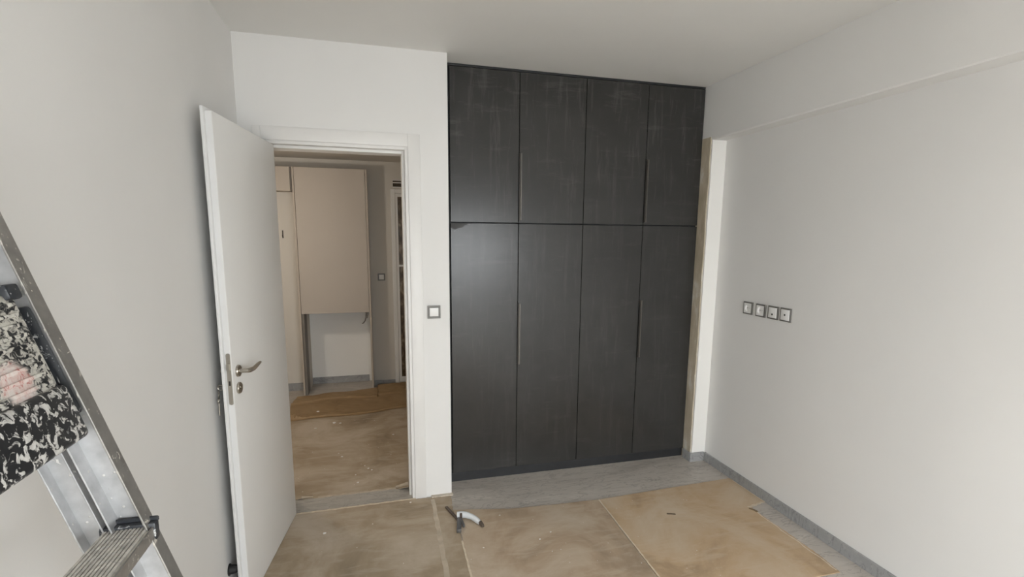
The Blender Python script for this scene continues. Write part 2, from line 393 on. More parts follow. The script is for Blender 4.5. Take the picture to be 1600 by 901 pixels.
# skirting of grey stone
def skirt(name, boxes, label):
    root = thing(name, (boxes[0][0], boxes[0][2], 0), label, 'baseboard', kind='structure')
    for b in boxes: MB().box(*b, 0.0015, 1).build('stone_piece', SKIRT, root, smooth=False)
T = 0.012
L = []
y = PY-T
for ln in (0.86, 0.90, 0.90, 0.90, 0.70):
    L.append((CX-T, CX, max(y-ln+0.0015, WY+0.001), y, 0, 0.068)); y -= ln
skirt('baseboard_right', L, 'grey stone baseboard running along the right wall')
skirt('baseboard_pillar', [(BX-0.004-T, CX-T, PY-T, PY, 0, 0.069), (BX-0.005-T, BX-0.005, PY+0.0005, WYF-0.012, 0, 0.070)], 'short grey stone baseboard wrapping the pillar foot')
L = []; y = -0.005
for ln in (0.95, 0.95, 0.95, 0.95, 0.47):
    L.append((0, T, y-ln+0.0015, y, 0, 0.068)); y -= ln
skirt('baseboard_left', L, 'grey stone baseboard along the left wall behind the door')
skirt('baseboard_hall', [(-0.9, -0.0905, HY-T, HY, 0, 0.085), (-0.049, 0.57, 2.84-T, 2.84, 0, 0.075), (0.625, 0.855, HY-T, HY, 0, 0.06)], 'grey stone baseboard on the hall wall and niche')

# door frame (casing, jambs, stop)
tf = thing('trim_1', (0.51, 0.07, 0), 'white lacquered frame around the open doorway', 'door frame', kind='structure')
CW = 0.070
MB().box(OX1-0.0, OX1+CW, -0.007, 0.0, 0, OZ+CW, 0.002).build('casing', FRAMEW, tf)
MB().box(0.069, OX0, -0.007, 0.0, 0, OZ+CW, 0.002).build('casing', FRAMEW, tf)
MB().box(OX0, OX1, -0.007, 0.0, OZ, OZ+CW, 0.002).build('casing', FRAMEW, tf)
MB().box(OX1-0.018, OX1, 0.0, 0.15, 0.004, OZ, 0.001).build('jamb', FRAMEW, tf)
MB().box(OX0, OX0+0.018, 0.0, 0.15, 0.004, OZ, 0.001).build('jamb', FRAMEW, tf)
MB().box(OX0+0.018, OX1-0.018, 0.0, 0.15, OZ-0.018, OZ, 0.001).build('head_jamb', FRAMEW, tf)
MB().box(OX1-0.034, OX1-0.018, 0.045, 0.15, 0.004, OZ-0.018, 0.002).build('door_stop', FRAMEW, tf)
MB().box(OX0+0.018, OX0+0.034, 0.045, 0.15, 0.004, OZ-0.018, 0.002).build('door_stop', FRAMEW, tf)
MB().box(OX0+0.034, OX1-0.034, 0.045, 0.15, OZ-0.034, OZ-0.018, 0.002).build('door_stop', FRAMEW, tf)
struct('trim_2', MB().box(OX0+0.001, OX1-0.001, -0.006, 0.150, 0, 0.004), SILL, 'grey marble threshold in the open doorway', 'threshold')

# ------------------------------------------------------------------ open room door
ANG = math.radians(97.0)
d = Vector((math.cos(math.radians(270)-(ANG-math.pi/2)), math.sin(math.radians(270)-(ANG-math.pi/2)), 0))
nn = Vector((d.y, -d.x, 0))                        # towards the left wall
P0 = Vector((0.176, -0.025, 0))
DM = Matrix(((d.x, nn.x, 0, P0.x), (d.y, nn.y, 0, P0.y), (0, 0, 1, 0), (0, 0, 0, 1)))
door = thing('door_1', (P0.x, P0.y, 0), 'white flush room door standing open against the left wall', 'door', kind='structure')
LW, DT = 0.745, 0.026
lf = MB(DM).box(0, LW, 0, DT+0.001, 0.008, 2.142, 0.003).build('leaf', DOORW, door)
MB(DM).box(-0.004, LW+0.015, DT, DT+0.013, 0.008, 2.157, 0.003).build('rebate_lip', DOORE, door)
MB(DM).box(LW-0.001, LW+0.0012, 0.002, DT-0.001, 0.010, 2.140).build('edge_band', DOORE, door, 'bright lacquered edge of the door')
# lock face plate with rounded ends
pts = []
t0, hw_, za, zb_ = 0.0125, 0.0085, 0.945, 1.170
for k in range(9): a = math.pi*k/8; pts.append((t0+hw_*math.cos(a), zb_-hw_+hw_*math.sin(a)))
for k in range(9): a = math.pi+math.pi*k/8; pts.append((t0+hw_*math.cos(a), za+hw_+hw_*math.sin(a)))
lk = MB(DM).prism(pts, 0.003, axis=0, base=LW+0.0002).build('lock_plate', NICKEL, door, 'satin metal lock plate on the door edge', smooth=False)
MB(DM).prism([(0.007, 1.098), (0.018, 1.098), (0.018, 1.125), (0.007, 1.125)], 0.012, axis=0, base=LW+0.001).build('latch_bolt', NICKEL, lk, smooth=False)
MB(DM).box(LW+0.002, LW+0.0042, 0.009, 0.016, 1.030, 1.050).build('bolt_slot', DARKSTEEL, lk, smooth=False)
def lever(side, name):
    """lever handle with rosette; side -1 = visible face, +1 = wall side"""
    t = 0.0 if side < 0 else DT+0.013
    sg = -1 if side < 0 else 1
    s0, z0 = 0.690, 1.080
    reach = 0.046 if side < 0 else 0.027
    ro = MB(DM); ro.tube([(s0, t, z0), (s0, t+sg*0.006, z0), (s0, t+sg*0.009, z0)], [0.026, 0.026, 0.024], 28)
    r = ro.build('rosette', NICKEL, door)
    pth = [(s0, t+sg*0.004, z0), (s0, t+sg*reach*0.55, z0), (s0-0.002, t+sg*reach*0.85, z0), (s0-0.012, t+sg*reach, z0-0.001), (s0-0.03, t+sg*reach*1.04, z0-0.002),
           (s0-0.05, t+sg*reach*1.06, z0-0.003), (s0-0.07, t+sg*reach*1.10, z0+0.001), (s0-0.09, t+sg*reach*1.16, z0+0.006), (s0-0.108, t+sg*reach*1.20, z0+0.009), (s0-0.118, t+sg*reach*1.22, z0+0.009)]
    MB(DM).tube(pth, [0.0095, 0.0095, 0.010, 0.0105, 0.0105, 0.010, 0.0092, 0.008, 0.0065, 0.004], 14).build('lever', NICKEL, r)
    ro = MB(DM); ro.tube([(s0+0.004, t, 1.005), (s0+0.004, t+sg*0.006, 1.005), (s0+0.004, t+sg*0.010, 1.005)], [0.025, 0.025, 0.022], 28)
    e = ro.build('keyhole_rosette', NICKEL, door)
    MB(DM).tube([(s0+0.004, t+sg*0.009, 1.009), (s0+0.004, t+sg*0.013, 1.009)], 0.008, 16).build('cylinder', NICKEL, e)
lever(-1, 'a'); lever(1, 'b')
for z in (0.22, 1.90):
    MB(DM).tube([(-0.010, DT+0.013, z-0.04), (-0.010, DT+0.013, z+0.04)], 0.008, 12).build('hinge', NICKEL, door)
# keys in the lock on the wall side
K = thing('key_bunch', DM @ Vector((0.694, DT+0.03, 0.9)), 'small bunch of keys hanging in the lock behind the open door', 'keys')
MB(DM).tube([(0.694, DT+0.0265, 1.008), (0.694, DT+0.042, 1.008)], 0.004, 10).torus((0.694, DT+0.047, 1.008), 0.011, 0.003, (1, 0, 0)).build('key', NICKEL, K)
MB(DM).torus((0.712, DT+0.049, 0.984), 0.015, 0.0014, (0.3, 1, 0)).build('key_ring', NICKEL, K)
MB(DM).torus((0.722, DT+0.047, 0.958), 0.010, 0.003, (0.2, 1, 0)).tube([(0.722, DT+0.047, 0.949), (0.724, DT+0.047, 0.893)], 0.0028, 8).box(0.715, 0.724, DT+0.0455, DT+0.0485, 0.893, 0.907).build('key', NICKEL, K)
# black door stop on the wall near the floor
ds = thing('doorstop', (0.012, -0.74, 0.15), 'black rubber doorstop low on the left wall behind the door', 'doorstop')
MB().tube([(0.0005, -0.735, 0.165), (0.012, -0.735, 0.165), (0.030, -0.735, 0.165), (0.036, -0.735, 0.165)], [0.022, 0.020, 0.018, 0.013], 20).build('rubber_buffer', RUBBER, ds)
MB().tube([(0.0002, -0.735, 0.165), (0.004, -0.735, 0.165)], 0.026, 20).build('base_ring', RUBBER, ds)

# ------------------------------------------------------------------ wardrobe
wd = thing('wardrobe', ((AX+BX)/2, 0.45, 0), 'tall charcoal built-in wardrobe with eight doors up to the ceiling', 'wardrobe')
c = MB(); DY = 0.020
c.box(AX-0.008, AX+0.010, WYF+DY, 0.78, 0.0, H-0.002); c.box(BX-0.024, BX-0.006, WYF+DY, 0.78, 0.0, H-0.002)
c.box(AX+0.010, BX-0.024, 0.76, 0.78, 0.0, H-0.002)
for z in (0.066, 1.745, 2.670): c.box(AX+0.010, BX-0.024, WYF+DY+0.002, 0.76, z, z+0.018)
for x in (1.596, 2.048, 2.50): c.box(x-0.009, x+0.009, WYF+DY+0.002, 0.76, 0.084, 2.670)
c.build('carcass', BLACKGAP, wd, smooth=False)
MB().box(AX-0.006, BX-0.007, WYF+0.012, WYF+0.030, 0.0, 0.0645, 0.001).build('plinth', PLINTH, wd, smooth=False)
MB().box(AX-0.006, BX-0.006, WYF+0.001, WYF+0.018, 2.686, H-0.0015, 0.001).build('top_filler', PLINTH, wd, smooth=False)
MB().box(AX-0.008, 1.1465, WYF+0.006, WYF+0.022, 0.066, 2.684, 0.001).build('side_filler', BLACKGAP, wd, smooth=False)
XS = [1.1485, 1.596, 2.0495, 2.500, BX-0.006]
for row, (z0, z1) in enumerate(((0.0670, 1.7485), (1.7555, 2.6830))):
    for k in range(4):
        g = 0.0020
        x0, x1 = XS[k]+g, XS[k+1]-g
        if k == 3: x1 = XS[4]
        dr = MB().box(x0, x1, WYF, WYF+0.018, z0, z1, 0.0012, 1).build('door', ANTH, wd, smooth=False)
        if k in (1, 3):
            h0, h1 = ((0.810, 1.226), (1.772, 2.193))[row]
            hm = MB()
            hm.box(x0+0.004, x0+0.0075, WYF-0.018, WYF-0.0005, h0, h1, 0.0008, 1)
            hm.box(x0+0.004, x0+0.0115, WYF-0.0205, WYF-0.018, h0, h1, 0.0006, 1)
            hd = hm.build('handle', BRUSHED, dr, 'slim brushed metal pull on the door edge', smooth=False)
            MB().box(x0-0.0035, x0+0.0035, WYF-0.016, WYF-0.0005, h0, h1).build('grip_recess', DARKSTEEL, hd, smooth=False)

# ------------------------------------------------------------------ switches and sockets
def switch(name, label, x, yf, z, sz, grp=None):
    t = thing(name, (x, yf, z-sz/2), label, 'switch', grp)
    b = sz/2; w = 0.013*sz/0.08
    f = MB()
    f.box(x-b, x+b, yf-0.010, yf-0.0003, z+b-w, z+b, 0.001, 1).box(x-b, x+b, yf-0.010, yf-0.0003, z-b, z-b+w, 0.001, 1)
    f.box(x-b, x-b+w, yf-0.010, yf-0.0003, z-b+w, z+b-w, 0.001, 1).box(x+b-w, x+b, yf-0.010, yf-0.0003, z-b+w, z+b-w, 0.001, 1)
    f.build('frame', SWITCHF, t, smooth=False)
    rot = Matrix.Translation((x, yf-0.010, z)) @ Matrix.Rotation(math.radians(4), 4, 'X') @ Matrix.Translation((-x, -yf+0.010, -z))
    MB().box(x-b+w, x+b-w, yf-0.013, yf-0.002, z-b+w, z+b-w, 0.002, 2, rot).build('rocker', SWITCHW, t)
switch('light_switch', 'white light switch in grey frame beside the wardrobe', 1.020, 0.0, 1.207, 0.079)
switch('light_switch', 'small light switch on the shaded hall wall', 0.737, HY, 1.222, 0.078)
def outlet(name, label, cat, y, z, kind, grp):
    t = thing(name, (CX, y, z-0.04), label, cat, grp)
    b, w = 0.0405, 0.0085; xf = CX
    f = MB()
    f.box(xf-0.010, xf-0.0003, y-b, y+b, z+b-w, z+b, 0.001, 1).box(xf-0.010, xf-0.0003, y-b, y+b, z-b, z-b+w, 0.001, 1)
    f.box(xf-0.010, xf-0.0003, y-b, y-b+w, z-b+w, z+b-w, 0.001, 1).box(xf-0.010, xf-0.0003, y+b-w, y+b, z-b+w, z+b-w, 0.001, 1)
    f.build('frame', SWITCHF, t, smooth=False)
    if kind == 'power':
        # plate with a round well and two pin holes
        b2 = bmesh.new(); seg = 32; i = b-w; R = 0.0215
        outer = []; ring = []; well = []
        for k in range(seg):
            a = 2*math.pi*k/seg; ca, sa = math.cos(a), math.sin(a); q = i/max(abs(ca), abs(sa))
            outer.append(b2.verts.new((xf-0.012, y+ca*q, z+sa*q))); ring.append(b2.verts.new((xf-0.012, y+ca*R, z+sa*R))); well.append(b2.verts.new((xf-0.001, y+ca*R*0.97, z+sa*R*0.97)))
        for k in range(seg):
            k2 = (k+1) % seg
            b2.faces.new((outer[k], outer[k2], ring[k2], ring[k])); b2.faces.new((ring[k], ring[k2], well[k2], well[k]))
        b2.faces.new(well)
        p = MB(); p._add(b2); pt = p.build('plate', SWITCHW, t, smooth=False)
        for s in (-1, 1):
            MB().tube([(xf-0.0018, y+s*0.0095, z), (xf-0.0008, y+s*0.0095, z)], 0.0028, 10).build('pin_hole', HOLE, pt)
    else:
        pt = MB().box(xf-0.013, xf-0.001, y-b+w, y+b-w, z-b+w, z+b-w, 0.0015, 2).build('plate', SWITCHW, t)
        zz = z-0.010 if kind == 'data' else z
        if kind == 'data': MB().box(xf-0.0136, xf-0.010, y-0.006, y+0.006, zz-0.006, zz+0.006, 0.001, 1).build('port', HOLE, pt)
        else: MB().tube([(xf-0.0138, y, zz), (xf-0.010, y, zz)], 0.0058, 16).build('port', HOLE, pt)
G4 = 'outlets in a row on the right wall'
outlet('power_socket', 'round power socket nearest the wardrobe in the outlet row', 'socket', -0.290, 1.214, 'power', G4)
outlet('power_socket', 'second round power socket, between the first socket and data outlet', 'socket', -0.403, 1.213, 'power', G4)
outlet('data_outlet', 'square outlet with one low dark port, third from the wardrobe', 'outlet', -0.507, 1.214, 'data', G4)
outlet('antenna_outlet', 'square outlet with one centred dark hole at the row end', 'outlet', -0.606, 1.215, 'tv', G4)

# ------------------------------------------------------------------ hall furniture
FY = 2.40
hc = thing('hall_cabinet', (0.27, 2.6, 0), 'tall beige hall cabinet seen through the doorway', 'cabinet')
MB().box(-0.070, 0.600, FY, FY+0.019, 0.868, 2.331, 0.0015, 1).build('door', BEIGE, hc, smooth=False)
MB().box(-0.049, 0.596, FY+0.020, HY-0.003, 0.875, 2.330, 0.001, 1).build('body', BEIGE_D, hc, smooth=False)
MB().box(-0.092, -0.074, FY+0.004, HY-0.002, 0.0, 2.331, 0.001, 1).build('side_panel', BEIGE_D, hc, smooth=False)
MB().box(-0.073, -0.050, FY+0.021, HY-0.002, 0.0, 2.331, 0.001, 1).build('inner_panel', GREYCAB, hc, smooth=False)
MB().box(0.602, 0.622, FY+0.002, HY-0.002, 0.0, 2.331, 0.001, 1).build('side_panel', BEIGE_D, hc, smooth=False)
oc = thing('overhead_cabinet', (-0.35, 2.5, 2.09), 'small beige overhead cupboard left of the tall hall cabinet', 'cabinet')
MB().box(-0.62, -0.110, FY+0.004, FY+0.022, 2.098, 2.331, 0.001, 1).build('door', BEIGE, oc, smooth=False)
MB().box(-0.62, -0.112, FY+0.023, HY-0.002, 2.100, 2.330, 0.001, 1).build('body', BEIGE_D, oc, smooth=False)
MB().box(-0.108, -0.098, FY+0.012, HY-0.002, 2.098, 2.331).build('gap_strip', GREYCAB, oc, smooth=False)
hk = thing('wall_hook', (-0.235, HY, 1.63), 'tiny dark hook on the white hall wall left of the cabinet', 'hook')
MB().box(-0.243, -0.231, HY-0.004, HY-0.0003, 1.636, 1.716, 0.001, 1).build('back_plate', DARKSTEEL, hk, smooth=False)
MB().tube([(-0.237, HY-0.004, 1.655), (-0.237, HY-0.022, 1.650), (-0.237, HY-0.026, 1.668)], 0.004, 8).build('prong', DARKSTEEL, hk)
cbl = MB().tube([(0.562, 2.50, 0.873), (0.566, 2.50, 0.84), (0.563, 2.495, 0.80), (0.552, 2.49, 0.765), (0.535, 2.485, 0.742), (0.520, 2.48, 0.735)],
                [0.006, 0.006, 0.0065, 0.0065, 0.006, 0.005], 10).tube([(0.585, 2.50, 0.873), (0.583, 2.50, 0.83), (0.574, 2.495, 0.79)], 0.004, 8).build('hanging_cable', CABLE)
tag(cbl, 'short grey cable hanging below the tall hall cabinet', 'cable')
d2 = thing('door_2', (1.25, HY, 0), 'glazed hall door with brown patterned glass beyond the doorway', 'door', kind='structure')
MB().box(0.858, 0.902, HY-0.022, HY-0.0005, 0, 2.165, 0.002, 1).box(1.70, 1.745, HY-0.022, HY-0.0005, 0, 2.165, 0.002, 1).box(0.902, 1.70, HY-0.022, HY-0.0005, 2.125, 2.165, 0.002, 1).build('casing', FRAMEW, d2, smooth=False)
MB().box(0.905, 0.930, HY-0.018, HY-0.001, 0.005, 2.12, 0.001, 1).box(1.60, 1.697, HY-0.018, HY-0.001, 0.005, 2.12, 0.001, 1).box(0.930, 1.60, HY-0.018, HY-0.001, 2.085, 2.12).box(0.930, 1.60, HY-0.018, HY-0.001, 0.005, 0.09).box(0.930, 1.60, HY-0.017, HY-0.001, 1.335, 1.355).build('door_stile', FRAMEW, d2, smooth=False)
for z0, z1 in ((0.09, 1.335), (1.355, 2.085)):
    MB().box(0.930, 1.60, HY-0.010, HY-0.004, z0, z1).build('pane', GLASSP, d2, smooth=False)
vt = thing('vent_grille', (1.1, HY, 2.18), 'dark brown slotted vent above the glazed hall door', 'vent')
MB().box(0.885, 1.40, HY-0.006, HY-0.0005, 2.180, 2.262, 0.001, 1).build('back_plate', FRAMEW, vt, smooth=False)
for z0, z1 in ((2.190, 2.226), (2.238, 2.252)):
    MB().box(0.885, 1.39, HY-0.012, HY-0.0062, z0, z1, 0.001, 1).build('slat', BROWNV, vt, smooth=False)
# bare pendant bulb of the hall (out of view, left of the doorway)
hl = thing('pendant_lamp', (-0.55, 1.0, 1.78), 'bare hall pendant bulb left of the doorway', 'lamp')
mm, nt, bs = newmat('lit_bulb_glass'); bs.inputs['Base Color'].default_value = (0.9, 0.85, 0.75, 1)
bs.inputs['Emission Color'].default_value = (1.0, 0.90, 0.78, 1); bs.inputs['Emission Strength'].default_value = 150.0
pr = []; rr_ = []
for k in range(13):
    a = k/12*math.pi; pr.append((-0.55, 1.0, 1.84-0.06*math.cos(a))); rr_.append(0.06*math.sin(a)+0.002)
MB().tube(pr, rr_, 24).build('bulb', mm, hl)
MB().tube([(-0.55, 1.0, 1.895), (-0.55, 1.0, 1.96)], 0.02, 16).build('socket', PVC, hl)
MB().tube([(-0.55, 1.0, 1.96), (-0.55, 1.0, HC-0.021)], 0.003, 8).build('cord', CABLE, hl)
MB().tube([(-0.55, 1.0, HC-0.022), (-0.55, 1.0, HC-0.0005)], [0.03, 0.05], 20).build('ceiling_rose', PVC, hl)

# ------------------------------------------------------------------ floor protection
def wobble(p0, p1, n, amp, seed):
    out = []
    for k in range(n):
        t = k/n; x = p0[0]+(p1[0]-p0[0])*t; y = p0[1]+(p1[1]-p0[1])*t
        w = amp*noise.noise(Vector((seed, k*0.83, 0.2))) if k else 0
        dx, dy = p1[0]-p0[0], p1[1]-p0[1]; l = math.hypot(dx, dy)
        out.append((x-dy/l*w, y+dx/l*w))
    return out
def sheet(name, corners, m, label, cat, z0=0.0, th=0.004, amps=None, seed=0):
    pts = []
    n = len(corners)
    for i in range(n):
        a, b = corners[i], corners[(i+1) % n]; am = (amps or {}).get(i, 0)
        pts += wobble(a, b, 14 if am else 1, am, seed+i*3.1)
    o = MB().prism(pts, th, base=z0).build(name, m, smooth=False)
    return tag(o, label, cat, 'protective sheets on the floor')
sh1 = sheet('cardboard_sheet', [(0.022, -3.9), (1.080, -3.9), (1.094, -0.83), (1.100, -0.50), (1.096, -0.19), (1.110, -0.03), (0.90, -0.014), (0.165, -0.016), (0.022, -0.016)], CARD_A,
      'dusty brown floor cardboard reaching from the door to the taped seam', 'cardboard', amps={1: 0.006, 2: 0.006, 3: 0.006, 4: 0.005, 5: 0.008, 6: 0.003}, seed=1)
sh2 = sheet('cardboard_sheet', [(1.084, -3.9), (1.940, -3.9), (1.984, -1.05), (2.017, -0.302), (1.741, -0.291), (1.452, -0.274), (1.100, -0.200), (1.104, -0.50), (1.098, -0.83)], CARD_B,
      'middle brown floor cardboard with the loose hand tool on it', 'cardboard', amps={3: 0.003, 4: 0.003, 5: 0.004}, seed=5)
sh3 = sheet('cardboard_sheet', [(1.984, -1.245), (2.905, -1.255), (2.918, -1.13), (2.915, -0.881), (2.906, -0.689), (2.915, -0.612), (3.040, -0.583), (3.041, -0.283), (3.036, -0.258), (2.519, -0.280), (2.024, -0.304), (2.009, -0.60), (1.990, -1.05)], CARD_C,
      'right hand brown floor cardboard with torn edge by the baseboard', 'cardboard', z0=0.0, th=0.0048, amps={1: 0.004, 2: 0.006, 3: 0.007, 4: 0.006, 8: 0.003, 9: 0.003}, seed=9)
sh3['label'] = 'right hand brown floor cardboard with torn edge by the baseboard'
def strip(pts, w, z0, th, m, name, parent, seed, amp=0.3):
    L_, R_ = [], []
    n = len(pts)
    for i, p in enumerate(pts):
        a = Vector(pts[max(i-1, 0)]); b = Vector(pts[min(i+1, n-1)]); t = (b-a).normalized(); q = Vector((-t.y, t.x))
        w1 = w*(0.5+amp*noise.noise(Vector((seed, i*0.9, 0)))); w2 = w*(0.5+amp*noise.noise(Vector((seed+4, i*0.9, 0))))
        L_.append((p[0]+q.x*w1, p[1]+q.y*w1)); R_.append((p[0]-q.x*w2, p[1]-q.y*w2))
    return MB().prism(L_+R_[::-1], th, base=z0).build(name, m, parent, smooth=False)
def lin(a, b, n): return [(a[0]+(b[0]-a[0])*k/n, a[1]+(b[1]-a[1])*k/n) for k in range(n+1)]
strip(lin((1.098, -0.53), (1.086, -1.3), 26), 0.010, 0.0041, 0.0012, TORN, 'torn_edge', sh2, 2.2, 0.5)
strip(lin((2.020, -0.31), (1.990, -1.24), 40), 0.008, 0.0042, 0.0022, TORN, 'torn_edge', sh3, 8.8, 0.4)
strip(lin((2.895, -0.618), (3.045, -0.582), 10), 0.016, 0.0042, 0.0015, TORN, 'torn_edge', sh3, 3.3, 0.6)
strip([(2.902+0.004*math.sin(k), -0.62-0.62*k/24) for k in range(25)], 0.006, 0.0042, 0.0012, TORN, 'torn_edge', sh3, 6.3, 0.6)
strip(lin((3.037, -0.29), (3.040, -0.575), 10), 0.006, 0.0042, 0.0010, TORN, 'torn_edge', sh3, 5.1, 0.4)
tp = strip(lin((0.990, -0.045), (0.965, -1.6), 36), 0.026, 0.0042, 0.0006, TAPE, 'tape_strip', None, 1.7, 0.25)
tag(tp, 'pale strip of tape running along the dusty cardboard', 'tape', 'tape strips on the floor')
tp2 = strip(lin((0.145, -0.020), (0.885, -0.006), 24), 0.014, 0.0042, 0.0008, TORN, 'tape_strip', None, 7.7, 0.5)
tag(tp2, 'thin pale tape along the near edge of the marble threshold', 'tape', 'tape strips on the floor')
tp3 = strip(lin((0.185, 0.158), (0.848, 0.162), 24), 0.020, 0.0042, 0.0006, TAPE, 'tape_strip', None, 9.7, 0.5)
tag(tp3, 'pale tape along the far edge of the marble threshold', 'tape', 'tape strips on the floor')
ct = strip(lin((0.985, -0.011), (1.125, -0.012), 14), 0.030, 0.0041, 0.006, DUST, 'plaster_spill', None, 12.1, 0.35)
tag(ct, 'crusted pale plaster spill at the foot of the white wall', 'plaster')
# hall sheet with curled corners at the threshold
def hall_f(u, v):
    x = -0.80+1.78*u; y = 0.152+1.72*v
    z = 0.0045
    dl = math.hypot((x-0.20)/0.075, (y-0.152)/0.06); dr_ = math.hypot((x-0.838)/0.07, (y-0.152)/0.06)
    if dl < 1: z += 0.014*(1-dl)**1.3
    if dr_ < 1: z += 0.030*(1-dr_)**1.2
    return Vector((x, y-0.05*(max(0, 1-dr_)) , z))
hs = MB().grid(hall_f, 90, 60, 0.003).build('cardboard_sheet', CARD_A)
tag(hs, 'dusty brown cardboard covering the hall floor beyond the doorway', 'cardboard', 'protective sheets on the floor')
def curl(x0, x1, r, amax, nm):
    def f(u, v):
        a = v*amax; q = r*(0.35+0.65*u)
        return Vector((x0+(x1-x0)*u, 0.166-q*math.sin(a), 0.0062+q*(1-math.cos(a))))
    MB().grid(f, 12, 10, 0.0012).build('curled_corner', CARD_A, hs)
curl(0.765, 0.848, 0.030, 2.1, 'r'); curl(0.250, 0.180, 0.016, 1.9, 'l')
def kraft_f(u, v):
    x0 = -0.155+0.03*math.sin(v*7)*0.5
    x = x0+(1.25-x0)*u
    yb = 1.640+0.02*math.sin(x*9)+0.16*max(0, x-0.25)
    yt = 2.335+0.19*max(0, x+0.15)*0.9
    if x < 0.66: yt = min(yt, 2.392)
    y = yb+(yt-yb)*v
    w = noise.noise(Vector((x*3, y*5, 0)))
    z = 0.010+0.016*abs(w)+0.007*abs(noise.noise(Vector((x*9+y*4, y*13, 3))))
    z += 0.042*max(0, v-0.78)/0.22*min(1, max(0, (x-0.05)*1.3))*(1-0.4*abs(math.sin(x*5)))      # ridge along the far edge
    if v > 0.60: z += 0.014*math.exp(-((v-0.70-0.05*math.sin(x*6))/0.018)**2)
    if u < 0.12 and v < 0.22:                                                                    # crumpled near corner
        k = (1-u/0.12)*(1-v/0.22); z += 0.16*k*abs(noise.noise(Vector((x*26, y*30, 1))))+0.012*k
    if v < 0.04: z = 0.0075+0.004*abs(noise.noise(Vector((x*6, 0, 0))))
    return Vector((x, y, max(z, 0.0065)))
kp = MB().grid(kraft_f, 150, 80, 0.0012).build('kraft_paper', KRAFT)
tag(kp, 'crumpled strip of brown kraft paper across the hall floor', 'paper', 'protective sheets on the floor')
# crumbs of plaster scattered on the sheets
cr = MB()
spots = [(0.357, -0.27, 0.010), (0.62, -0.24, 0.004), (0.50, 0.42, 0.006), (0.56, 0.55, 0.006), (0.585, 0.50, 0.008), (0.61, 0.47, 0.007), (0.39, 0.75, 0.009), (0.36, 0.82, 0.006),
         (0.78, 1.10, 0.011), (0.28, 1.50, 0.016), (0.33, 1.48, 0.012), (0.13, 1.40, 0.011), (0.52, 0.30, 0.008), (0.85, -0.05, 0.007), (1.36, -0.33, 0.005), (1.52, -0.62, 0.006), (1.60, -0.57, 0.006),
         (1.55, -0.74, 0.004), (1.20, -0.62, 0.005), (0.11, 1.80, 0.012)]
for _ in range(60): spots.append((random.uniform(0.25, 2.6), random.uniform(-1.2, -0.32), random.uniform(0.0012, 0.0032)))
for _ in range(40): spots.append((random.uniform(0.0, 0.95), random.uniform(0.25, 1.6), random.uniform(0.0015, 0.004)))
for x, y, r in spots:
    b = bmesh.new(); bmesh.ops.create_icosphere(b, subdivisions=1, radius=r)
    zb0 = 0.0205 if y > 1.65 else (0.0050 if x > 1.9 else 0.0046)
    for v in b.verts: v.co = Vector((v.co.x*random.uniform(0.7, 1.4), v.co.y*random.uniform(0.6, 1.2), max(v.co.z, -0.2*r)*0.5)) + Vector((x, y, zb0+0.1*r))
    cr._add(b)
co = cr.build('plaster_crumbs', simple('plaster_crumb', (0.74, 0.71, 0.66), 0.9), None, smooth=False, kind='stuff')
tag(co, 'small white plaster crumbs scattered over the cardboard', 'crumbs', kind='stuff')
sl = strip([(2.352, -0.563), (2.376, -0.570), (2.400, -0.580)], 0.012, 0.0049, 0.003, simple('dark_chip', (0.15, 0.11, 0.07), 0.8), 'cardboard_chip', None, 3.0, 0.3)
tag(sl, 'small dark torn chip on the right hand cardboard', 'chip')
sl = strip([(2.886, -0.632), (2.900, -0.655), (2.908, -0.680)], 0.014, 0.0049, 0.004, simple('brown_flap', (0.22, 0.16, 0.09), 0.8), 'cardboard_chip', None, 5.0, 0.3)
tag(sl, 'small brown flap at the torn corner near the baseboard', 'chip')

# ------------------------------------------------------------------ hand tool on the floor
ht = thing('hand_tool', (1.12, -0.33, 0.0045), 'hand tool with white curved handle and dark metal bar lying on cardboard', 'tool')
GREYH = simple('pale_grey_plastic', (0.66, 0.68, 0.69), 0.35, var=0.03)
BARM = simple('rusty_bar_steel', (0.13, 0.10, 0.08), 0.5, 0.5, var=0.25, scale=60)
JAW = simple('grey_tool_steel', (0.20, 0.20, 0.205), 0.4, 0.7, var=0.15, scale=40)
def frm(a, b):
    a = Vector((a[0], a[1], 0)); b = Vector((b[0], b[1], 0)); t = (b-a).normalized(); l = (b-a).length
    return Matrix(((t.x, -t.y, 0, a.x), (t.y, t.x, 0, a.y), (0, 0, 1, 0), (0, 0, 0, 1))), l
M_, l_ = frm((1.058, -0.170), (1.113, -0.345))
MB(M_).box(0, l_, -0.008, 0.008, 0.006, 0.018, 0.002, 1).build('bar', BARM, ht, 'dark rusty flat metal bar')
hpts = [(1.106, -0.306, 0.030), (1.130, -0.312, 0.032), (1.156, -0.322, 0.032), (1.180, -0.340, 0.030), (1.200, -0.364, 0.027), (1.216, -0.392, 0.023), (1.224, -0.410, 0.020)]
MB().tube(hpts, [0.019, 0.021, 0.019, 0.017, 0.017, 0.016, 0.011], 14, 0.95).build('handle', GREYH, ht, 'pale curved plastic handle')
MB().tube([(1.224, -0.405, 0.022), (1.234, -0.428, 0.016), (1.238, -0.436, 0.013)], [0.013, 0.010, 0.006], 12).build('handle_tip', BARM, ht)
M_, l_ = frm((1.117, -0.325), (1.092, -0.455))
MB(M_).box(0, l_, -0.013, 0.013, 0.005, 0.026, 0.003, 1).build('jaw', JAW, ht, 'grey steel jaw')
MB().tube([(1.124, -0.335, 0.008), (1.124, -0.335, 0.052)], 0.007, 12).build('pivot_bolt', BARM, ht)
M_, l_ = frm((1.122, -0.345), (1.128, -0.420))
MB(M_).box(0, l_, -0.006, 0.006, 0.012, 0.030, 0.003, 1).build('trigger', JAW, ht)

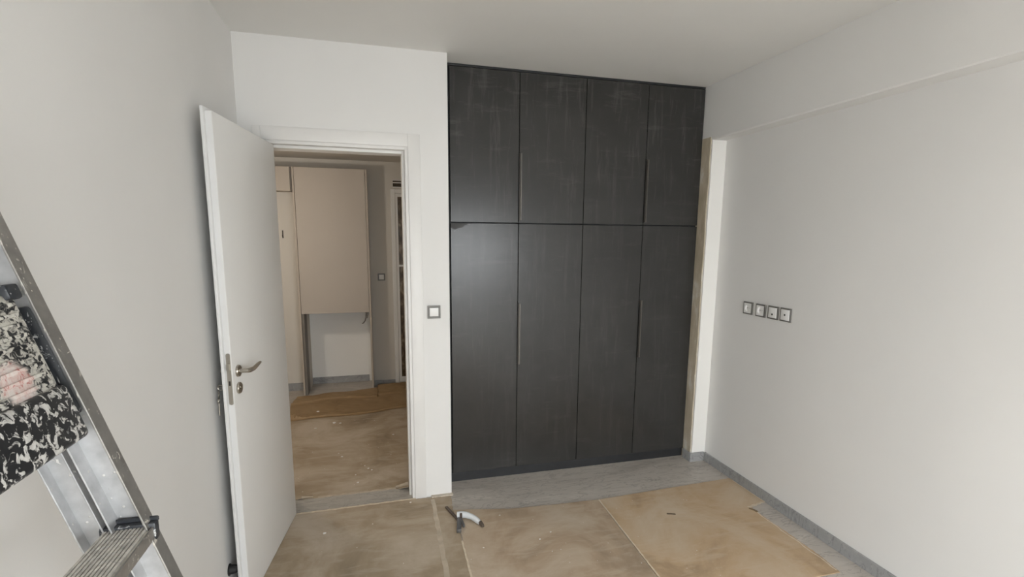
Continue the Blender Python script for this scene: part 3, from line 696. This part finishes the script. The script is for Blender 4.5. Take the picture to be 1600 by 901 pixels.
# ------------------------------------------------------------------ folded stepladder leaning on the left wall
YL = -2.15; F0 = Vector((0.671, YL, 0.0))
ax = Vector((-0.2865, 0, 0.958)).normalized(); an = Vector((ax.z, 0, -ax.x))
LM = Matrix(((ax.x, an.x, 0, F0.x), (0, 0, 1, F0.y), (ax.z, an.z, 0, F0.z), (0, 0, 0, 1)))   # local: l along rail, n front normal, y
ld = thing('stepladder', (0.60, YL-0.22, 0), 'paint splattered folded aluminium stepladder leaning on the left wall', 'ladder')
WID = 0.44; LL = 1.93; RW = 0.048; FD = 0.030
def rail(ya, sgn):
    """C channel: web plus two flanges opening inwards (sgn = direction of the inside)"""
    w0, w1 = sorted((ya, ya+sgn*0.0025)); f0, f1 = sorted((ya, ya+sgn*FD))
    r = MB(LM).box(0.035, LL, -RW, 0, w0, w1).build('front_rail', ALU, ld, smooth=False)
    MB(LM).box(0.035, LL, -0.0025, 0.0005, f0, f1, 0.0008, 1).build('front_flange', ALUF, r, smooth=False)
    MB(LM).box(0.035, LL, -RW, -RW+0.0025, f0, f1-0.012 if sgn > 0 else f1, 0.0006, 1).build('rear_flange', ALU, r, smooth=False)
    MB(LM).box(0.024, 0.085, -RW-0.003, 0.003, f0-0.002, f1+0.002, 0.004, 2).build('rubber_foot', RUBBER, r)
rail(0.0, -1); rail(-WID, 1)
def rear_leg(ya, sgn):
    n1 = -RW-0.012; n0 = n1-0.040
    w0, w1 = sorted((ya, ya+sgn*0.0022)); f0, f1 = sorted((ya, ya+sgn*0.022))
    r = MB(LM).box(0.10, LL-0.05, n0, n1, w0, w1).build('rear_leg', ALU, ld, smooth=False)
    MB(LM).box(0.10, LL-0.05, n1-0.0025, n1, f0, f1, 0.0006, 1).build('leg_flange', ALU, r, smooth=False)
    MB(LM).box(0.10, LL-0.05, n0, n0+0.0025, f0, f1, 0.0006, 1).build('leg_flange', ALU, r, smooth=False)
    MB(LM).box(0.06, 0.14, n0-0.002, n1+0.002, f0-0.002, f1+0.002, 0.004, 2).build('rubber_foot', RUBBER, r)
rear_leg(-0.001, -1); rear_leg(-WID+0.001, 1)
for l0 in (0.45, 1.15, 1.80):
    MB(LM).box(l0, l0+0.03, -RW-0.047, -RW-0.020, -WID+0.004, -0.004, 0.002, 1).build('cross_brace', ALU, ld, smooth=False)
# treads: horizontal ribbed steps with black end caps
def tread(zt):
    xf = 0.671-0.2995*zt + 0.004; xb = xf-0.070
    ya, yb = YL-WID+0.006, YL-0.006
    t = MB().box(xb, xf, ya, yb, zt-0.020, zt-0.004, 0.002, 1)
    nr = 11
    for k in range(nr):
        x = xb+0.003+(0.064)*(k+0.5)/nr
        t.box(x-0.0018, x+0.0018, ya, yb, zt-0.0045, zt)
    s = t.build('step', TREAD, ld, smooth=False)
    MB().box(xf, xf+0.003, ya, yb, zt-0.024, zt-0.001, 0.001, 1).build('step_lip', ALUF, s, smooth=False)
    for y0, sg in ((yb, -1), (ya, 1)):
        c0, c1 = sorted((y0, y0+sg*0.016))
        cp = MB().box(xb-0.004, xf+0.006, c0, c1, zt-0.026, zt+0.005, 0.003, 2)
        cp.box(xb-0.002, xf+0.007, min(c0, c0) if sg > 0 else c1-0.005, c0+0.005 if sg > 0 else c1, zt+0.002, zt+0.011, 0.002, 1)
        cp.build('end_cap', BLACKC, s)
for zt in (0.245, 0.480, 0.716, 0.953, 1.189): tread(zt)
# platform folded flat between the rails
pf = MB(LM).box(1.500, 1.652, -0.034, -0.012, -WID+0.035, -0.036, 0.006, 2).build('platform', BLACKP, ld, 'black plastic platform crusted with white and red paint')
MB(LM).box(1.420, 1.506, -0.036, -0.004, -WID+0.034, -0.034, 0.008, 3).build('front_lip', BLACKL, pf)
for k in range(9):
    l0 = 1.512+k*0.0148
    MB(LM).box(l0, l0+0.006, -0.013, -0.0095, -WID+0.05, -0.05, 0.001, 1).build('grip_rib', BLACKP, pf, smooth=False)
for y0 in (-0.058, -WID+0.030): MB(LM).box(1.640, 1.662, -0.040, -0.004, y0, y0+0.028, 0.004, 2).build('hinge_block', BLACKC, pf)
for y0 in (-0.036, -WID+0.004): MB(LM).box(1.452, 1.628, -0.044, -0.018, y0, y0+0.032, 0.004, 2).build('shade_strip', BLACKC, pf)  # black blocks added as the shade and dark reflection between platform and rail
MB(LM).box(LL-0.05, LL, -0.045, -0.003, -WID+0.003, -0.003, 0.006, 2).build('top_bar', BLACKC, ld)
